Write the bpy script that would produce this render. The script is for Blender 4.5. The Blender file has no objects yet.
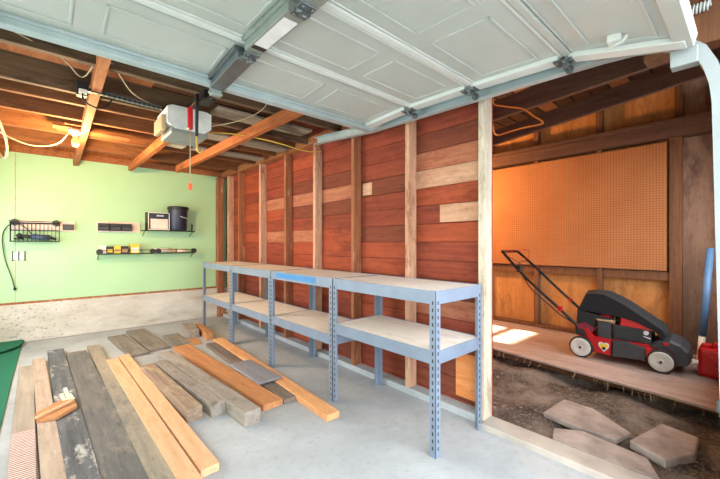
import bpy, bmesh, math, random
from math import radians as R, sin, cos, pi
from mathutils import Vector, Matrix, Quaternion
random.seed(7)
sc = bpy.context.scene
C = sc.collection
# ------------------------------------------------------------------ materials
def lin(c):
    if isinstance(c, str):
        c = tuple(int(c[i:i+2], 16)/255 for i in (0, 2, 4))
    return tuple((x/12.92 if x <= .04045 else ((x+.055)/1.055)**2.4) for x in c) + (1,)
def base(name, rough=.6, metal=0., spec=.5):
    m = bpy.data.materials.new(name); m.use_nodes = True
    b = m.node_tree.nodes['Principled BSDF']
    b.inputs['Roughness'].default_value = rough; b.inputs['Metallic'].default_value = metal
    b.inputs['Specular IOR Level'].default_value = spec
    return m, m.node_tree.nodes, m.node_tree.links, b
def ramp(N, stops):
    r = N.new('ShaderNodeValToRGB'); e = r.color_ramp.elements
    while len(e) < len(stops): e.new(.5)
    for k, (p, c) in enumerate(stops): e[k].position = p; e[k].color = lin(c)
    return r
def noise(N, L, vec, scale, detail=4, rough=.55, dist=0):
    n = N.new('ShaderNodeTexNoise'); n.inputs['Scale'].default_value = scale
    n.inputs['Detail'].default_value = detail; n.inputs['Roughness'].default_value = rough
    n.inputs['Distortion'].default_value = dist
    L.new(vec, n.inputs['Vector']); return n.outputs['Fac']
def coords(N, L, scale=(1,1,1), loc=(0,0,0)):
    t = N.new('ShaderNodeTexCoord'); mp = N.new('ShaderNodeMapping')
    mp.inputs['Scale'].default_value = scale; mp.inputs['Location'].default_value = loc
    L.new(t.outputs['Object'], mp.inputs['Vector']); return mp.outputs['Vector']
def mixc(N, L, f, a, b, mode='MIX'):
    m = N.new('ShaderNodeMix'); m.data_type = 'RGBA'; m.blend_type = mode
    if isinstance(f, (int, float)): m.inputs['Factor'].default_value = f
    else: L.new(f, m.inputs['Factor'])
    for s, v in ((m.inputs['A'], a), (m.inputs['B'], b)):
        if isinstance(v, (tuple, str)): s.default_value = lin(v) if isinstance(v, str) else v
        else: L.new(v, s)
    return m.outputs['Result']
def bump(N, L, b, h, s=.2, d=.01):
    n = N.new('ShaderNodeBump'); n.inputs['Strength'].default_value = s; n.inputs['Distance'].default_value = d
    L.new(h, n.inputs['Height']); L.new(n.outputs['Normal'], b.inputs['Normal'])
def plain(name, col, rough=.5, metal=0., var=.06, scale=12, spec=.5):
    m, N, L, b = base(name, rough, metal, spec)
    n = noise(N, L, coords(N, L), scale)
    c = lin(col)[:3]
    r = N.new('ShaderNodeValToRGB'); e = r.color_ramp.elements
    e[0].position = .3; e[1].position = .7
    e[0].color = tuple(x*(1-var*2) for x in c)+(1,); e[1].color = tuple(min(1, x*(1+var*2)) for x in c)+(1,)
    L.new(n, r.inputs['Fac']); L.new(r.outputs['Color'], b.inputs['Base Color'])
    return m
def wood(name, c1, c2, axis='Y', rough=.75, blot=None, bl=(.5, .62), fine=26, seed=0, bs=.25, bscale=3., fleck=None, nick=None):
    """stretched-noise grain along one axis, with optional blotches of another colour (stains, worn paint)"""
    def tint(c, k): return ''.join('%02x' % max(0, min(255, int(int(c[i:i+2], 16)*k))) for i in (0, 2, 4))
    fleck = fleck or tint(c2, 1.16); nick = nick or tint(c1, .62)
    m, N, L, b = base(name, rough, 0, .3)
    s = {'X': (.07, 1, 1), 'Y': (1, .07, 1), 'Z': (1, 1, .07)}[axis]
    v = coords(N, L, s, (seed*3.1, seed*1.7, seed*2.3))
    g = noise(N, L, v, fine, 6, .65, .4)
    r = ramp(N, [(.32, c1), (.68, c2)]); L.new(g, r.inputs['Fac'])
    col = r.outputs['Color']
    if blot:
        s2 = {'X': (.35, 1, 1), 'Y': (1, .35, 1), 'Z': (1, 1, .35)}[axis]
        n2 = noise(N, L, coords(N, L, s2, (seed*5+2, seed, 1)), bscale*2, 5, .7)
        r2 = ramp(N, [(bl[0], '000000'), (bl[1], 'ffffff')]); L.new(n2, r2.inputs['Fac'])
        col = mixc(N, L, r2.outputs['Color'], col, blot)
    # scuffs, flakes and dark nicks
    s3 = {'X': (.3, 1, 1), 'Y': (1, .3, 1), 'Z': (1, 1, .3)}[axis]
    n3 = noise(N, L, coords(N, L, s3, (seed, 2, seed*.7)), 34, 5, .8)
    r3 = ramp(N, [(.56, '000000'), (.68, 'a8a8a8')]); L.new(n3, r3.inputs['Fac'])
    col = mixc(N, L, r3.outputs['Color'], col, fleck)
    r4 = ramp(N, [(.33, 'b0b0b0'), (.44, '000000')]); L.new(n3, r4.inputs['Fac'])
    col = mixc(N, L, r4.outputs['Color'], col, nick)
    L.new(col, b.inputs['Base Color']); bump(N, L, b, g, bs, .006)
    return m
def emit(name, col, st):
    m, N, L, b = base(name, .4)
    b.inputs['Emission Color'].default_value = lin(col); b.inputs['Emission Strength'].default_value = st
    b.inputs['Base Color'].default_value = lin(col)
    return m
# ------------------------------------------------------------------ mesh helpers
def rotz(a): return Matrix.Rotation(a, 4, 'Z')
class MB:
    def __init__(s): s.bm = bmesh.new(); s.mi = 0
    def _fin(s, verts, bev=0, seg=2):
        fs = set(f for v in verts for f in v.link_faces)
        for f in fs: f.material_index = s.mi
        if bev:
            es = list(set(e for v in verts for e in v.link_edges))
            bmesh.ops.bevel(s.bm, geom=es, offset=bev, segments=seg, affect='EDGES', profile=.5, material=-1)
    def box(s, lo, hi, bev=0, M=None):
        c = [(a+b)/2 for a, b in zip(lo, hi)]; d = [abs(b-a) for a, b in zip(lo, hi)]
        T = Matrix.Translation(c) @ Matrix.Diagonal((*d, 1))
        if M is not None: T = M @ T
        vs = bmesh.ops.create_cube(s.bm, size=1, matrix=T)['verts']; s._fin(vs, bev); return s
    def bar(s, p0, p1, w, h, bev=0, up=(0, 0, 1)):
        """box beam from p0 to p1, width w (sideways) and height h (up)"""
        p0, p1 = Vector(p0), Vector(p1); d = p1-p0; y = d.normalized(); u = Vector(up)
        x = y.cross(u).normalized(); z = x.cross(y)
        M = Matrix((x, y, z)).transposed().to_4x4(); M.translation = (p0+p1)/2
        vs = bmesh.ops.create_cube(s.bm, size=1, matrix=M @ Matrix.Diagonal((w, d.length, h, 1)))['verts']; s._fin(vs, bev); return s
    def cyl(s, p0, p1, r, r2=None, seg=20, bev=0):
        p0, p1 = Vector(p0), Vector(p1); d = p1-p0
        q = Vector((0, 0, 1)).rotation_difference(d.normalized()).to_matrix().to_4x4(); q.translation = (p0+p1)/2
        vs = bmesh.ops.create_cone(s.bm, cap_ends=True, segments=seg, radius1=r, radius2=r if r2 is None else r2, depth=d.length, matrix=q)['verts']
        for f in set(f for v in vs for f in v.link_faces):
            f.smooth = len(f.verts) == 4
        s._fin(vs, 0); return s
    def sph(s, c, r, sc_=(1, 1, 1), seg=16):
        vs = bmesh.ops.create_uvsphere(s.bm, u_segments=seg, v_segments=seg//2+2, radius=r, matrix=Matrix.Translation(c) @ Matrix.Diagonal((*sc_, 1)))['verts']
        for f in set(f for v in vs for f in v.link_faces): f.smooth = True
        s._fin(vs); return s
    def lathe(s, prof, o=(0, 0, 0), ax='Z', seg=28):
        """profile of (radius, height) turned about an axis through o"""
        rings = []
        for r, h in prof:
            ring = []
            for k in range(seg):
                a = 2*pi*k/seg; p = (r*cos(a), r*sin(a), h)
                if ax == 'Y': p = (p[0], p[2], p[1])
                if ax == 'X': p = (p[2], p[0], p[1])
                ring.append(s.bm.verts.new(Vector(o)+Vector(p)))
            rings.append(ring)
        fs = []
        for a, b in zip(rings, rings[1:]):
            for k in range(seg):
                f = s.bm.faces.new((a[k], a[(k+1) % seg], b[(k+1) % seg], b[k])); f.smooth = True; f.material_index = s.mi; fs.append(f)
        for ring in (rings[0], rings[-1]):
            f = s.bm.faces.new(ring); f.material_index = s.mi; fs.append(f)
        bmesh.ops.recalc_face_normals(s.bm, faces=fs); return s
    def tube(s, pts, r, seg=8, smooth=6):
        P = [Vector(p) for p in pts]
        if smooth and len(P) > 2:
            Q = []
            for i in range(len(P)-1):
                a, b, c, d = P[max(i-1, 0)], P[i], P[i+1], P[min(i+2, len(P)-1)]
                for k in range(smooth):
                    t = k/smooth
                    Q.append(.5*((2*b)+(c-a)*t+(2*a-5*b+4*c-d)*t*t+(3*b-a-3*c+d)*t**3))
            Q.append(P[-1]); P = Q
        rings = []; up = None
        for i, p in enumerate(P):
            d = (P[min(i+1, len(P)-1)]-P[max(i-1, 0)]).normalized()
            if up is None: up = d.orthogonal().normalized()
            up = (up-d*up.dot(d)); up = up.normalized() if up.length > 1e-6 else d.orthogonal().normalized()
            w = d.cross(up)
            rings.append([s.bm.verts.new(p+r*(cos(2*pi*k/seg)*up+sin(2*pi*k/seg)*w)) for k in range(seg)])
        fs = []
        for a, b in zip(rings, rings[1:]):
            for k in range(seg):
                f = s.bm.faces.new((a[k], a[(k+1) % seg], b[(k+1) % seg], b[k])); f.smooth = True; f.material_index = s.mi; fs.append(f)
        for ring in (rings[0], rings[-1]):
            f = s.bm.faces.new(ring); f.material_index = s.mi; fs.append(f)
        bmesh.ops.recalc_face_normals(s.bm, faces=fs); return s
    def loft(s, loops, smooth=False):
        """closed solid through loops of equally many points"""
        rings = [[s.bm.verts.new(p) for p in lp] for lp in loops]; n = len(loops[0]); fs = []
        for a, b in zip(rings, rings[1:]):
            for k in range(n): fs.append(s.bm.faces.new((a[k], a[(k+1) % n], b[(k+1) % n], b[k])))
        fs.append(s.bm.faces.new(rings[0])); fs.append(s.bm.faces.new(rings[-1]))
        for f in fs: f.material_index = s.mi; f.smooth = smooth
        bmesh.ops.recalc_face_normals(s.bm, faces=fs); return s
    def prism(s, poly, z0, z1, bev=0):
        a = [s.bm.verts.new((x, y, z0)) for x, y in poly]; b = [s.bm.verts.new((x, y, z1)) for x, y in poly]; n = len(poly)
        fs = [s.bm.faces.new(a), s.bm.faces.new(b)]+[s.bm.faces.new((a[k], a[(k+1) % n], b[(k+1) % n], b[k])) for k in range(n)]
        bmesh.ops.recalc_face_normals(s.bm, faces=fs); s._fin(a+b, bev); return s
    def build(s, name, mats, parent=None, loc=None):
        me = bpy.data.meshes.new(name); s.bm.to_mesh(me); s.bm.free()
        for m in (mats if isinstance(mats, (list, tuple)) else [mats]): me.materials.append(m)
        o = bpy.data.objects.new(name, me); C.objects.link(o)
        if parent is not None: o.parent = parent
        if loc is not None: o.location = loc
        return o
def tag(o, label=None, cat=None, group=None, kind=None):
    if label: o['label'] = label
    if cat: o['category'] = cat
    if group: o['group'] = group
    if kind: o['kind'] = kind
    return o
def thing(name, label, cat, loc=(0, 0, 0), rz=0, group=None, kind=None):
    o = bpy.data.objects.new(name, None); o.empty_display_size = .1; C.objects.link(o)
    o.location = loc; o.rotation_euler = (0, 0, rz); return tag(o, label, cat, group, kind)
def struct(mb, name, mats, label=None, cat=None, group=None, loc=None):
    o = mb.build(name, mats, None, loc); return tag(o, label, cat, group, 'structure')

# palette ------------------------------------------------------------------
def concrete():
    m, N, L, b = base('concrete', .8, 0, .3)
    v = coords(N, L); n1 = noise(N, L, v, 1.6, 6, .6); n2 = noise(N, L, v, 22, 5, .7)
    r = ramp(N, [(.3, '989b9d'), (.7, 'b6b9bb')]); L.new(n1, r.inputs['Fac'])
    r2 = ramp(N, [(.52, '000000'), (.68, 'aaaaaa')]); L.new(n2, r2.inputs['Fac'])
    c = mixc(N, L, r2.outputs['Color'], r.outputs['Color'], '8f8c88')
    n3 = noise(N, L, coords(N, L, (1, 1, 1), (4, 7, 0)), 4.5, 9, .8)
    r3 = ramp(N, [(.6, '000000'), (.72, 'aaaaaa')]); L.new(n3, r3.inputs['Fac'])
    c = mixc(N, L, r3.outputs['Color'], c, 'cdd1d4')
    L.new(c, b.inputs['Base Color']); bump(N, L, b, n2, .15, .004); return m
def stem_concrete():
    m, N, L, b = base('stem_wall_concrete', .85, 0, .25)
    v = coords(N, L, (.5, 1, 1.4)); n1 = noise(N, L, v, 4, 7, .65)
    r = ramp(N, [(.30, '9c9484'), (.42, 'bfb9ac'), (.70, 'd8d4ca')]); L.new(n1, r.inputs['Fac'])
    n2 = noise(N, L, coords(N, L, (1, 1, 1.6), (3, 0, 2)), 26, 4, .8)
    t = N.new('ShaderNodeTexCoord'); sx = N.new('ShaderNodeSeparateXYZ'); L.new(t.outputs['Object'], sx.inputs[0])
    mr = N.new('ShaderNodeMapRange'); mr.inputs['From Min'].default_value = .7; mr.inputs['From Max'].default_value = .0; L.new(sx.outputs['X'], mr.inputs['Value'])
    mu = N.new('ShaderNodeMath'); mu.operation = 'MULTIPLY'
    r2 = ramp(N, [(.57, '000000'), (.64, 'ffffff')]); L.new(n2, r2.inputs['Fac'])
    L.new(r2.outputs['Color'], mu.inputs[0]); L.new(mr.outputs[0], mu.inputs[1])
    c = mixc(N, L, mu.outputs[0], r.outputs['Color'], '77796a')
    L.new(c, b.inputs['Base Color']); bump(N, L, b, n1, .4, .02); return m
def dirt():
    m, N, L, b = base('dirt', .95, 0, .15)
    v = coords(N, L); n1 = noise(N, L, v, 3, 8, .7); n2 = noise(N, L, v, 60, 4, .7)
    r = ramp(N, [(.32, '3c332d'), (.48, '655950'), (.68, '978b80')]); L.new(n1, r.inputs['Fac'])
    r2 = ramp(N, [(.52, '000000'), (.64, 'bbbbbb')]); L.new(n2, r2.inputs['Fac'])
    c = mixc(N, L, r2.outputs['Color'], r.outputs['Color'], 'a0948a')
    L.new(c, b.inputs['Base Color']); bump(N, L, b, n2, .8, .02); return m
def drywall():
    m, N, L, b = base('green_paint', .6, 0, .3)
    v = coords(N, L); n = noise(N, L, v, 1.3, 4)
    r = ramp(N, [(.3, 'a9cf9e'), (.7, 'b1d6a6')]); L.new(n, r.inputs['Fac'])
    L.new(r.outputs['Color'], b.inputs['Base Color'])
    bump(N, L, b, noise(N, L, v, 90, 3), .05, .002); return m
def peg():
    m, N, L, b = base('pegboard', .7, 0, .3)
    v = coords(N, L); n = noise(N, L, v, 2.5, 5)
    r = ramp(N, [(.3, 'a2663a'), (.7, 'ae7246')]); L.new(n, r.inputs['Fac'])
    t = N.new('ShaderNodeTexCoord'); sx = N.new('ShaderNodeSeparateXYZ'); L.new(t.outputs['Object'], sx.inputs[0])
    def md(op, a, bb):
        k = N.new('ShaderNodeMath'); k.operation = op
        for i, q in enumerate((a, bb)):
            if isinstance(q, (int, float)): k.inputs[i].default_value = q
            elif q is not None: L.new(q, k.inputs[i])
        return k.outputs[0]
    def cell(o):
        f = md('FRACT', md('DIVIDE', o, .0262), None); d = md('SUBTRACT', f, .5); return md('MULTIPLY', d, d)
    d2 = md('ADD', cell(sx.outputs['Y']), cell(sx.outputs['Z']))
    hole = md('LESS_THAN', d2, .04)
    c = mixc(N, L, hole, r.outputs['Color'], '5f3c24')
    L.new(c, b.inputs['Base Color']); return m
def stripes():
    m, N, L, b = base('grooved_plank', .8, 0, .25)
    v = coords(N, L); w = N.new('ShaderNodeTexWave'); w.inputs['Scale'].default_value = 15; w.inputs['Distortion'].default_value = 3.5
    w.inputs['Detail'].default_value = 3; w.bands_direction = 'Y'; L.new(v, w.inputs['Vector'])
    r = ramp(N, [(.35, '8a6a62'), (.65, 'd3bfb5')]); L.new(w.outputs['Fac'], r.inputs['Fac'])
    g = noise(N, L, coords(N, L, (1, .1, 1)), 20, 5, .6)
    r2 = ramp(N, [(.3, '8a7e70'), (.7, 'aa9e8d')]); L.new(g, r2.inputs['Fac'])
    t = N.new('ShaderNodeTexCoord'); sx = N.new('ShaderNodeSeparateXYZ'); L.new(t.outputs['Object'], sx.inputs[0])
    k = N.new('ShaderNodeMath'); k.operation = 'LESS_THAN'; k.inputs[1].default_value = -.25; L.new(sx.outputs['Y'], k.inputs[0])
    c = mixc(N, L, k.outputs[0], r2.outputs['Color'], r.outputs['Color'])
    L.new(c, b.inputs['Base Color']); return m

M = dict(
 conc=concrete(), stem=stem_concrete(), dirt=dirt(), green=drywall(), peg=peg(), stripes=stripes(),
 stud=wood('stud_wood', 'b08468', 'd4aa8c', 'Z', blot='8c5a40', bl=(.55, .7), seed=1),
 stud_dark=wood('dark_stud_wood', '7d4a30', 'a86d4a', 'Z', blot='c29a7c', bl=(.56, .7), seed=2),
 post=wood('weathered_post_wood', 'b0a491', 'cbc0ae', 'Z', blot='a09078', bl=(.55, .68), seed=3),
 red=wood('red_stained_board', '74301f', '90432c', 'Y', blot='5a281a', bl=(.55, .75), seed=4),
 red2=wood('orange_red_board', '87391f', 'a75031', 'Y', blot='6d2d1a', bl=(.5, .75), seed=5),
 dkred=wood('dark_brown_board', '66301f', '80422d', 'Y', blot='7c3a26', bl=(.55, .7), seed=6),
 pink=wood('faded_red_board', '985840', 'b4785a', 'Y', blot='8c4630', bl=(.52, .7), seed=7),
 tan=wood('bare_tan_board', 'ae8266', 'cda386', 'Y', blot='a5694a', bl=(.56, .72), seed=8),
 sunpatch=wood('painted_sun_patch', 'd07a40', 'e39a5e', 'Y', seed=9),
 joist=wood('joist_wood', '6a4024', '8c5c36', 'X', blot='50321e', bl=(.5, .7), seed=10),
 beam=wood('beam_wood', '945632', 'b07042', 'Y', blot='734228', bl=(.55, .7), seed=11),
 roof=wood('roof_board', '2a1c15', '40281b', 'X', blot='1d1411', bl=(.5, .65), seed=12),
 grey_roof=wood('grey_roof_board', '7b7263', 'a49a88', 'X', blot='5b5246', bl=(.5, .65), seed=13),
 old=wood('old_joist_wood', '5c4634', '7b6349', 'X', blot='3f3024', bl=(.5, .66), seed=21),
 brace=wood('orange_brace_wood', '94502a', 'b46a38', 'Y', seed=22, blot='7c4020', bl=(.55, .7)),
 pale=wood('pale_board', 'cfc2a0', 'e6dcbf', 'X', seed=14),
 ply=wood('platform_plywood', '9c8578', 'b8a094', 'Y', blot='856c5e', bl=(.55, .72), seed=15, fine=14),
 shed_ply=wood('shed_plywood', 'a9713c', 'c68c52', 'Z', blot='8d5a30', bl=(.5, .72), seed=16, fine=9),
 shed_dark=wood('shed_dark_plywood', '815e4a', '9d7860', 'Z', blot='5f4234', bl=(.48, .7), seed=17, fine=9),
 shed_stud=wood('shed_stud', '5e3c26', '7d5438', 'Z', seed=18),
 shed_beam=wood('shed_beam', '4c342a', '664838', 'Y', seed=19),
 white=plain('white_enamel', 'b1b7b1', .45, 0, .02, 5), white2=plain('white_rail_paint', 'cdd2ce', .4, 0, .02),
 trackw=plain('bare_track_metal', '929a9a', .45, .1, .04, 9), track=plain('galvanised_track', 'a9b8ba', .4, .25, .05, 9), steel=plain('grey_steel', '70787a', .35, .7, .08),
 dksteel=plain('dark_steel', '3b3d3c', .45, .6, .1), strut=plain('stile_grey_steel', '98a29c', .35, .55, .05),
 shelfm=plain('blue_grey_steel', '7a8799', .42, .1, .04, 8), hole=plain('slot_dark', '2f353d', .8),
 board=wood('particle_board', 'e2d8cc', 'efe8df', 'Y', seed=20, fine=60, bs=.05, blot='d8ccbd', bl=(.55, .7), nick='c8bba8'),
 tape=plain('blue_tape', '3d7fb8', .6), black=plain('black_plastic', '1b1c1e', .5), blackm=plain('black_metal', '18191b', .4, .3),
 rubber=plain('rubber', '232323', .85), cloth=plain('black_canvas', '171617', .9, 0, .12, 30),
 redp=plain('red_plastic', 'c0161c', .35, 0, .05), redmet=plain('red_deck_paint', 'b3161d', .3, 0, .05),
 hub=plain('pale_grey_hub', 'c6c4bd', .5), grey=plain('charcoal_plastic', '37393c', .5), yellow=plain('yellow_card', 'e6c23a', .6),
 ivory=plain('ivory_plastic', 'e9e4d4', .5), navy=plain('navy_plastic', '20253a', .4), turf=plain('green_turf', '2f6f57', .95, 0, .12, 160, .1),
 orange=plain('orange_tag', 'ee5a22', .6), cable=plain('cream_cable', 'b3a584', .6), ycable=plain('yellow_cable', 'cda843', .6),
 rope=plain('orange_cord', 'd47828', .7), brass=plain('brass_hook', 'c6a45c', .4, .5), pipe=plain('blue_pipe', '56799e', .5),
 opener=plain('opener_white', 'd6dad6', .45), opener2=plain('opener_grey', '84867c', .5), gravel=plain('slab_stone', '9d8f86', .85, 0, .16, 9),
 bluet=plain('tool_blue', '33415c', .5), paper=plain('paper', 'e8e2d2', .8), kraft=plain('kraft_label', 'b99a72', .8), backing=plain('pale_backing_board', 'e3cfc0', .7, 0, .04),
 porcelain=plain('porcelain', 'e4e0d4', .3), outside=plain('driveway_concrete', '8d8f92', .85), sticker=plain('sticker_white', 'dedede', .5),
 sill=plain('sill_stone', 'aca297', .85, 0, .08, 7), rub=plain('earth_clod', '83776c', .9), straw=plain('dry_straw', '8f8168', .9), siding=plain('outer_siding', '9a8a78', .8), glass=None)

# ------------------------------------------------------------------ setting
XW = 2.10   # garage face of the stud wall's studs
YB = 5.80   # green back wall
struct(MB().box((-.75, -.12, -.12), (2.16, 5.86, 0)), 'floor', M['conc'])
struct(MB().box((-8, -14, -.15), (12, -.12, -.03)), 'ground', M['outside'])
struct(MB().box((-.75, YB, .45), (2.23, YB+.10, 2.26)), 'wall_back', M['green'])
b = MB()
for x in (-.30,): b.box((x-.003, YB-.002, .48), (x+.003, YB+.01, 2.24))
b.box((-.75, YB-.002, 1.70), (.1, YB+.01, 1.703))
struct(b, 'trim_1', M['stud'])           # drywall joints
struct(MB().box((-.75, YB-.06, 0), (2.23, YB+.1, .455), .012), 'wall_foundation', M['stem'])
struct(MB().box((-.75, YB-.02, .455), (2.12, YB+.05, .478)), 'baseboard_back', M['stud_dark'])
b = MB(); b.box((-.85, -.2, 0), (-.75, 2.2, 2.9)).box((-.85, 5.4, 0), (-.75, 5.9, 2.9)).box((-.85, 2.2, 0), (-.75, 5.4, .55)).box((-.85, 2.2, 1.8), (-.75, 5.4, 2.9))
struct(b, 'wall_left', M['green'])
b = MB()
for y in (2.2, 3.26, 4.31, 5.36): b.box((-.83, y, .55), (-.78, y+.04, 1.8))
for z in (.55, 1.76): b.box((-.83, 2.2, z), (-.78, 5.4, z+.04))
struct(b, 'added_window_2', M['white'])  # unseen window, added to bring fill daylight to the back
b = MB(); z = 2.26
while z < 2.9: b.box((-.75, YB+.03, z+.004), (2.22, YB+.08, z+.16)); z += .165
struct(b, 'wall_gable', M['beam'])
struct(MB().box((-.75, YB-.02, 2.255), (2.1, YB+.1, 2.335)), 'trim_2', M['beam'])
# stud wall: horizontal boards, rows with their own stain
rows = {15: 'red', 14: 'red', 13: 'dkred', 12: 'pink', 11: 'tan', 10: 'red2', 9: 'red', 8: 'red2', 7: 'red', 6: 'red', 5: 'dkred', 4: 'pink', 3: 'red', 2: 'dkred', 1: 'dkred', 0: 'dkred'}
keys = ['red', 'red2', 'dkred', 'pink', 'tan', 'sunpatch']
b = MB()
for i in range(-1, 16):
    z0 = max(.0, .07+.14*i); z1 = .07+.14*(i+1)-.004
    cuts = [1.165, 1.81, 2.47, 3.10, 3.72, 4.38, 5.08, 5.80]
    prev = None
    for j in range(7):
        y0, y1 = cuts[j], cuts[j+1]
        if j == 1: prev = None
        if j == 0: k = rows.get(i, 'red')
        elif i == 11: k = ['', 'dkred', 'pink', 'pink', 'pink', 'red2', 'red'][j]
        elif i == 12: k = ['', 'red', 'dkred', 'dkred', 'red', 'red', 'red2'][j]
        elif i in (13, 14, 15): k = random.choice(['red', 'red2', 'red'])
        elif i == 8 and j in (3, 4): k = 'pink'
        elif i in (6, 7): k = 'red2' if j < 4 else 'red'
        else: k = prev if prev and random.random() < .55 else random.choice(['red', 'red', 'red2', 'red2', 'dkred'])
        prev = k
        b.mi = keys.index(k); dx = random.uniform(0, .004)
        b.box((2.19+dx, y0, z0), (2.212+dx, y1-.001, z1))
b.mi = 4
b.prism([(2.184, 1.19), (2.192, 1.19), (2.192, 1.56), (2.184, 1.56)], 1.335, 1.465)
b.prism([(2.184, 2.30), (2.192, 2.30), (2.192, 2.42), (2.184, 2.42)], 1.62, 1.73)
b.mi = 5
b.prism([(2.187, 1.27), (2.192, 1.27), (2.192, 1.425), (2.187, 1.425)], .09, .40)  # patch of sunlight painted in orange on the boards
struct(b, 'wall_right', [M[k] for k in keys])
struct(MB().box((2.217, 1.17, -.06), (2.235, 5.88, 2.9)), 'wall_sheathing', M['red'])
for n, (y1, mt) in enumerate([(1.20, 'post'), (1.83, 'stud'), (2.49, 'stud_dark'), (3.12, 'stud'), (3.735, 'stud_dark'), (4.40, 'stud'), (5.10, 'stud_dark'), (5.52, 'stud')]):
    w = .042
    top = 2.235
    struct(MB().box((XW, y1-w, .04 if n else .0), (2.19 if n else 2.20, y1, top), .003), 'wall_stud' , M[mt],
           ['white weathered wall post beside the shed opening', 'first tan wall stud left of the white post', 'second wall stud left of the white post, reddish brown',
            'third wall stud left of the white post, tan', 'fourth wall stud left of the white post, reddish brown', 'fifth wall stud left of the white post, tan',
            'sixth wall stud left of the white post, reddish', 'wall stud nearest the green back wall'][n], 'wall stud', 'studs of the red board wall')
struct(MB().box((2.015, 5.68, .0), (2.10, 5.79, 2.235), .003), 'wall_stud', M['stud_dark'], 'dark corner stud where the red wall meets the green wall', 'wall stud', 'studs of the red board wall')
struct(MB().box((XW-.005, 1.2, 0), (2.20, 5.8, .05), .004), 'baseboard_right', M['conc'])
struct(MB().box((XW-.01, .9, 2.235), (2.20, 5.8, 2.315)), 'trim_3', M['beam'])
# sill under the shed opening
struct(MB().box((2.05, -.1, -.02), (2.20, 1.16, .035), .008), 'trim_4', M['sill'])
# front: jamb, header, front wall of the shed
b = MB(); b.box((2.02, -.12, 0), (2.75, .03, 2.75)).box((4.45, -.12, 0), (4.9, .03, 2.75)).box((2.75, -.12, 0), (4.45, .03, .75)).box((2.75, -.12, 2.1), (4.45, .03, 2.75))
struct(b, 'wall_front', M['shed_dark'])
b = MB()
for x in (2.75, 3.58, 4.41): b.box((x, -.08, .75), (x+.04, -.04, 2.1))
for z in (.75, 2.06): b.box((2.75, -.08, z), (4.45, -.04, z+.04))
struct(b, 'added_window_3', M['white'])  # unseen front window, added so daylight reaches the mower
struct(MB().box((-.85, -.14, 2.2), (2.02, .0, 2.9)), 'wall_header', M['shed_dark'])
struct(MB().box((-.85, -.14, 0), (-.62, .0, 2.2)), 'trim_5', M['white'])
struct(MB().box((2.06, .03, 2.02), (2.15, .34, 2.5)), 'trim_6', M['shed_stud'])
# roof (rises slightly towards the street), boards run along X
def zr(y): return 2.62+.055*(5.8-y)
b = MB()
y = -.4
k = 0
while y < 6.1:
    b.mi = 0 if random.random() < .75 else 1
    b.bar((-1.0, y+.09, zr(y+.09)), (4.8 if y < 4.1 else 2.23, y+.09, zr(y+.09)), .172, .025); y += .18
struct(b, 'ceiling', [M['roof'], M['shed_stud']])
struct(MB().box((-1.1, -.45, 3.02), (2.25, 6.2, 3.06)).box((2.25, -.45, 3.02), (5.4, 4.4, 3.06)), 'roof', M['siding'])
struct(MB().box((4.8, -.45, 2.5), (4.85, 4.4, 3.02)).box((-1.1, -.45, 2.88), (4.85, -.40, 3.02)).box((-1.1, 6.1, 2.5), (2.25, 6.2, 3.02)).box((-1.1, -.45, 2.5), (-1.0, 6.2, 3.02)), 'trim_7', M['siding'])
# ceiling joists (run along X)
jl = ['ceiling joist nearest the green wall', 'ceiling joist second from the green wall', 'ceiling joist third from the green wall', 'ceiling joist fourth from the green wall', 'ceiling joist just beyond the garage door opener', 'ceiling joist nearest the far edge of the open door']
for (y, mt), lb in zip([(5.08, 'joist'), (4.48, 'joist'), (3.90, 'joist'), (3.46, 'joist'), (3.20, 'old'), (2.62, 'old')], jl):
    struct(MB().box((-.75, y, 2.25), (2.1, y+.045, 2.40 if mt == 'joist' else 2.43), .002), 'ceiling_joist', M[mt], lb, 'ceiling joist', 'garage ceiling joists')
# timbers below the joists (run along Y)
def timber(p0, p1, w, h, mt, lb, nm='ceiling_beam'):
    return struct(MB().bar(p0, p1, w, h, .003), nm, M[mt], lb, 'beam', 'timbers under the ceiling joists')
timber((.235, 2.2, 2.26), (.255, 5.79, 2.215), .055, .09, 'beam', 'brown ceiling beam beside the bare bulb')
timber((1.40, 2.1, 2.18), (1.30, 5.2, 2.18), .05, .09, 'brace', 'orange brown brace right of the door opener')
timber((.86, 3.5, 2.20), (.82, 5.6, 2.20), .05, .09, 'brace', 'orange brown brace behind the door opener')
timber((-.62, 2.4, 2.23), (-.42, 5.78, 2.20), .06, .09, 'beam', 'brown corner beam at far left under the joists')
# pale boards lying across the joists
for p0, p1, w, mt, lb in [((.05, 4.28, 2.245), (.62, 4.28, 2.245), .16, 'joist', 'tan board fixed under the joists beside the bulb'),
                          ((.88, 4.18, 2.245), (1.12, 4.20, 2.245), .13, 'pale', 'pale board fixed under the joists behind the opener'),
                          ((.98, 2.86, 2.238), (1.85, 2.86, 2.238), .20, 'grey_roof', 'weathered grey board under the joists right of the opener'),
                          ((1.0, 3.56, 2.238), (2.0, 3.56, 2.238), .20, 'grey_roof', 'weathered grey board under the joists, middle one right of the opener'),
                          ((1.2, 4.15, 2.238), (2.0, 4.15, 2.238), .18, 'grey_roof', 'weathered grey board under the joists nearest the back wall'),
                          ((-.7, 3.05, 2.412), (.6, 3.05, 2.412), .2, 'beam', 'brown plank lying on the joists at left')]:
    o = MB().bar(p0, p1, w, .02, .002).build('ceiling_board', M[mt]); tag(o, lb, 'board', 'boards on the ceiling joists')

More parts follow.
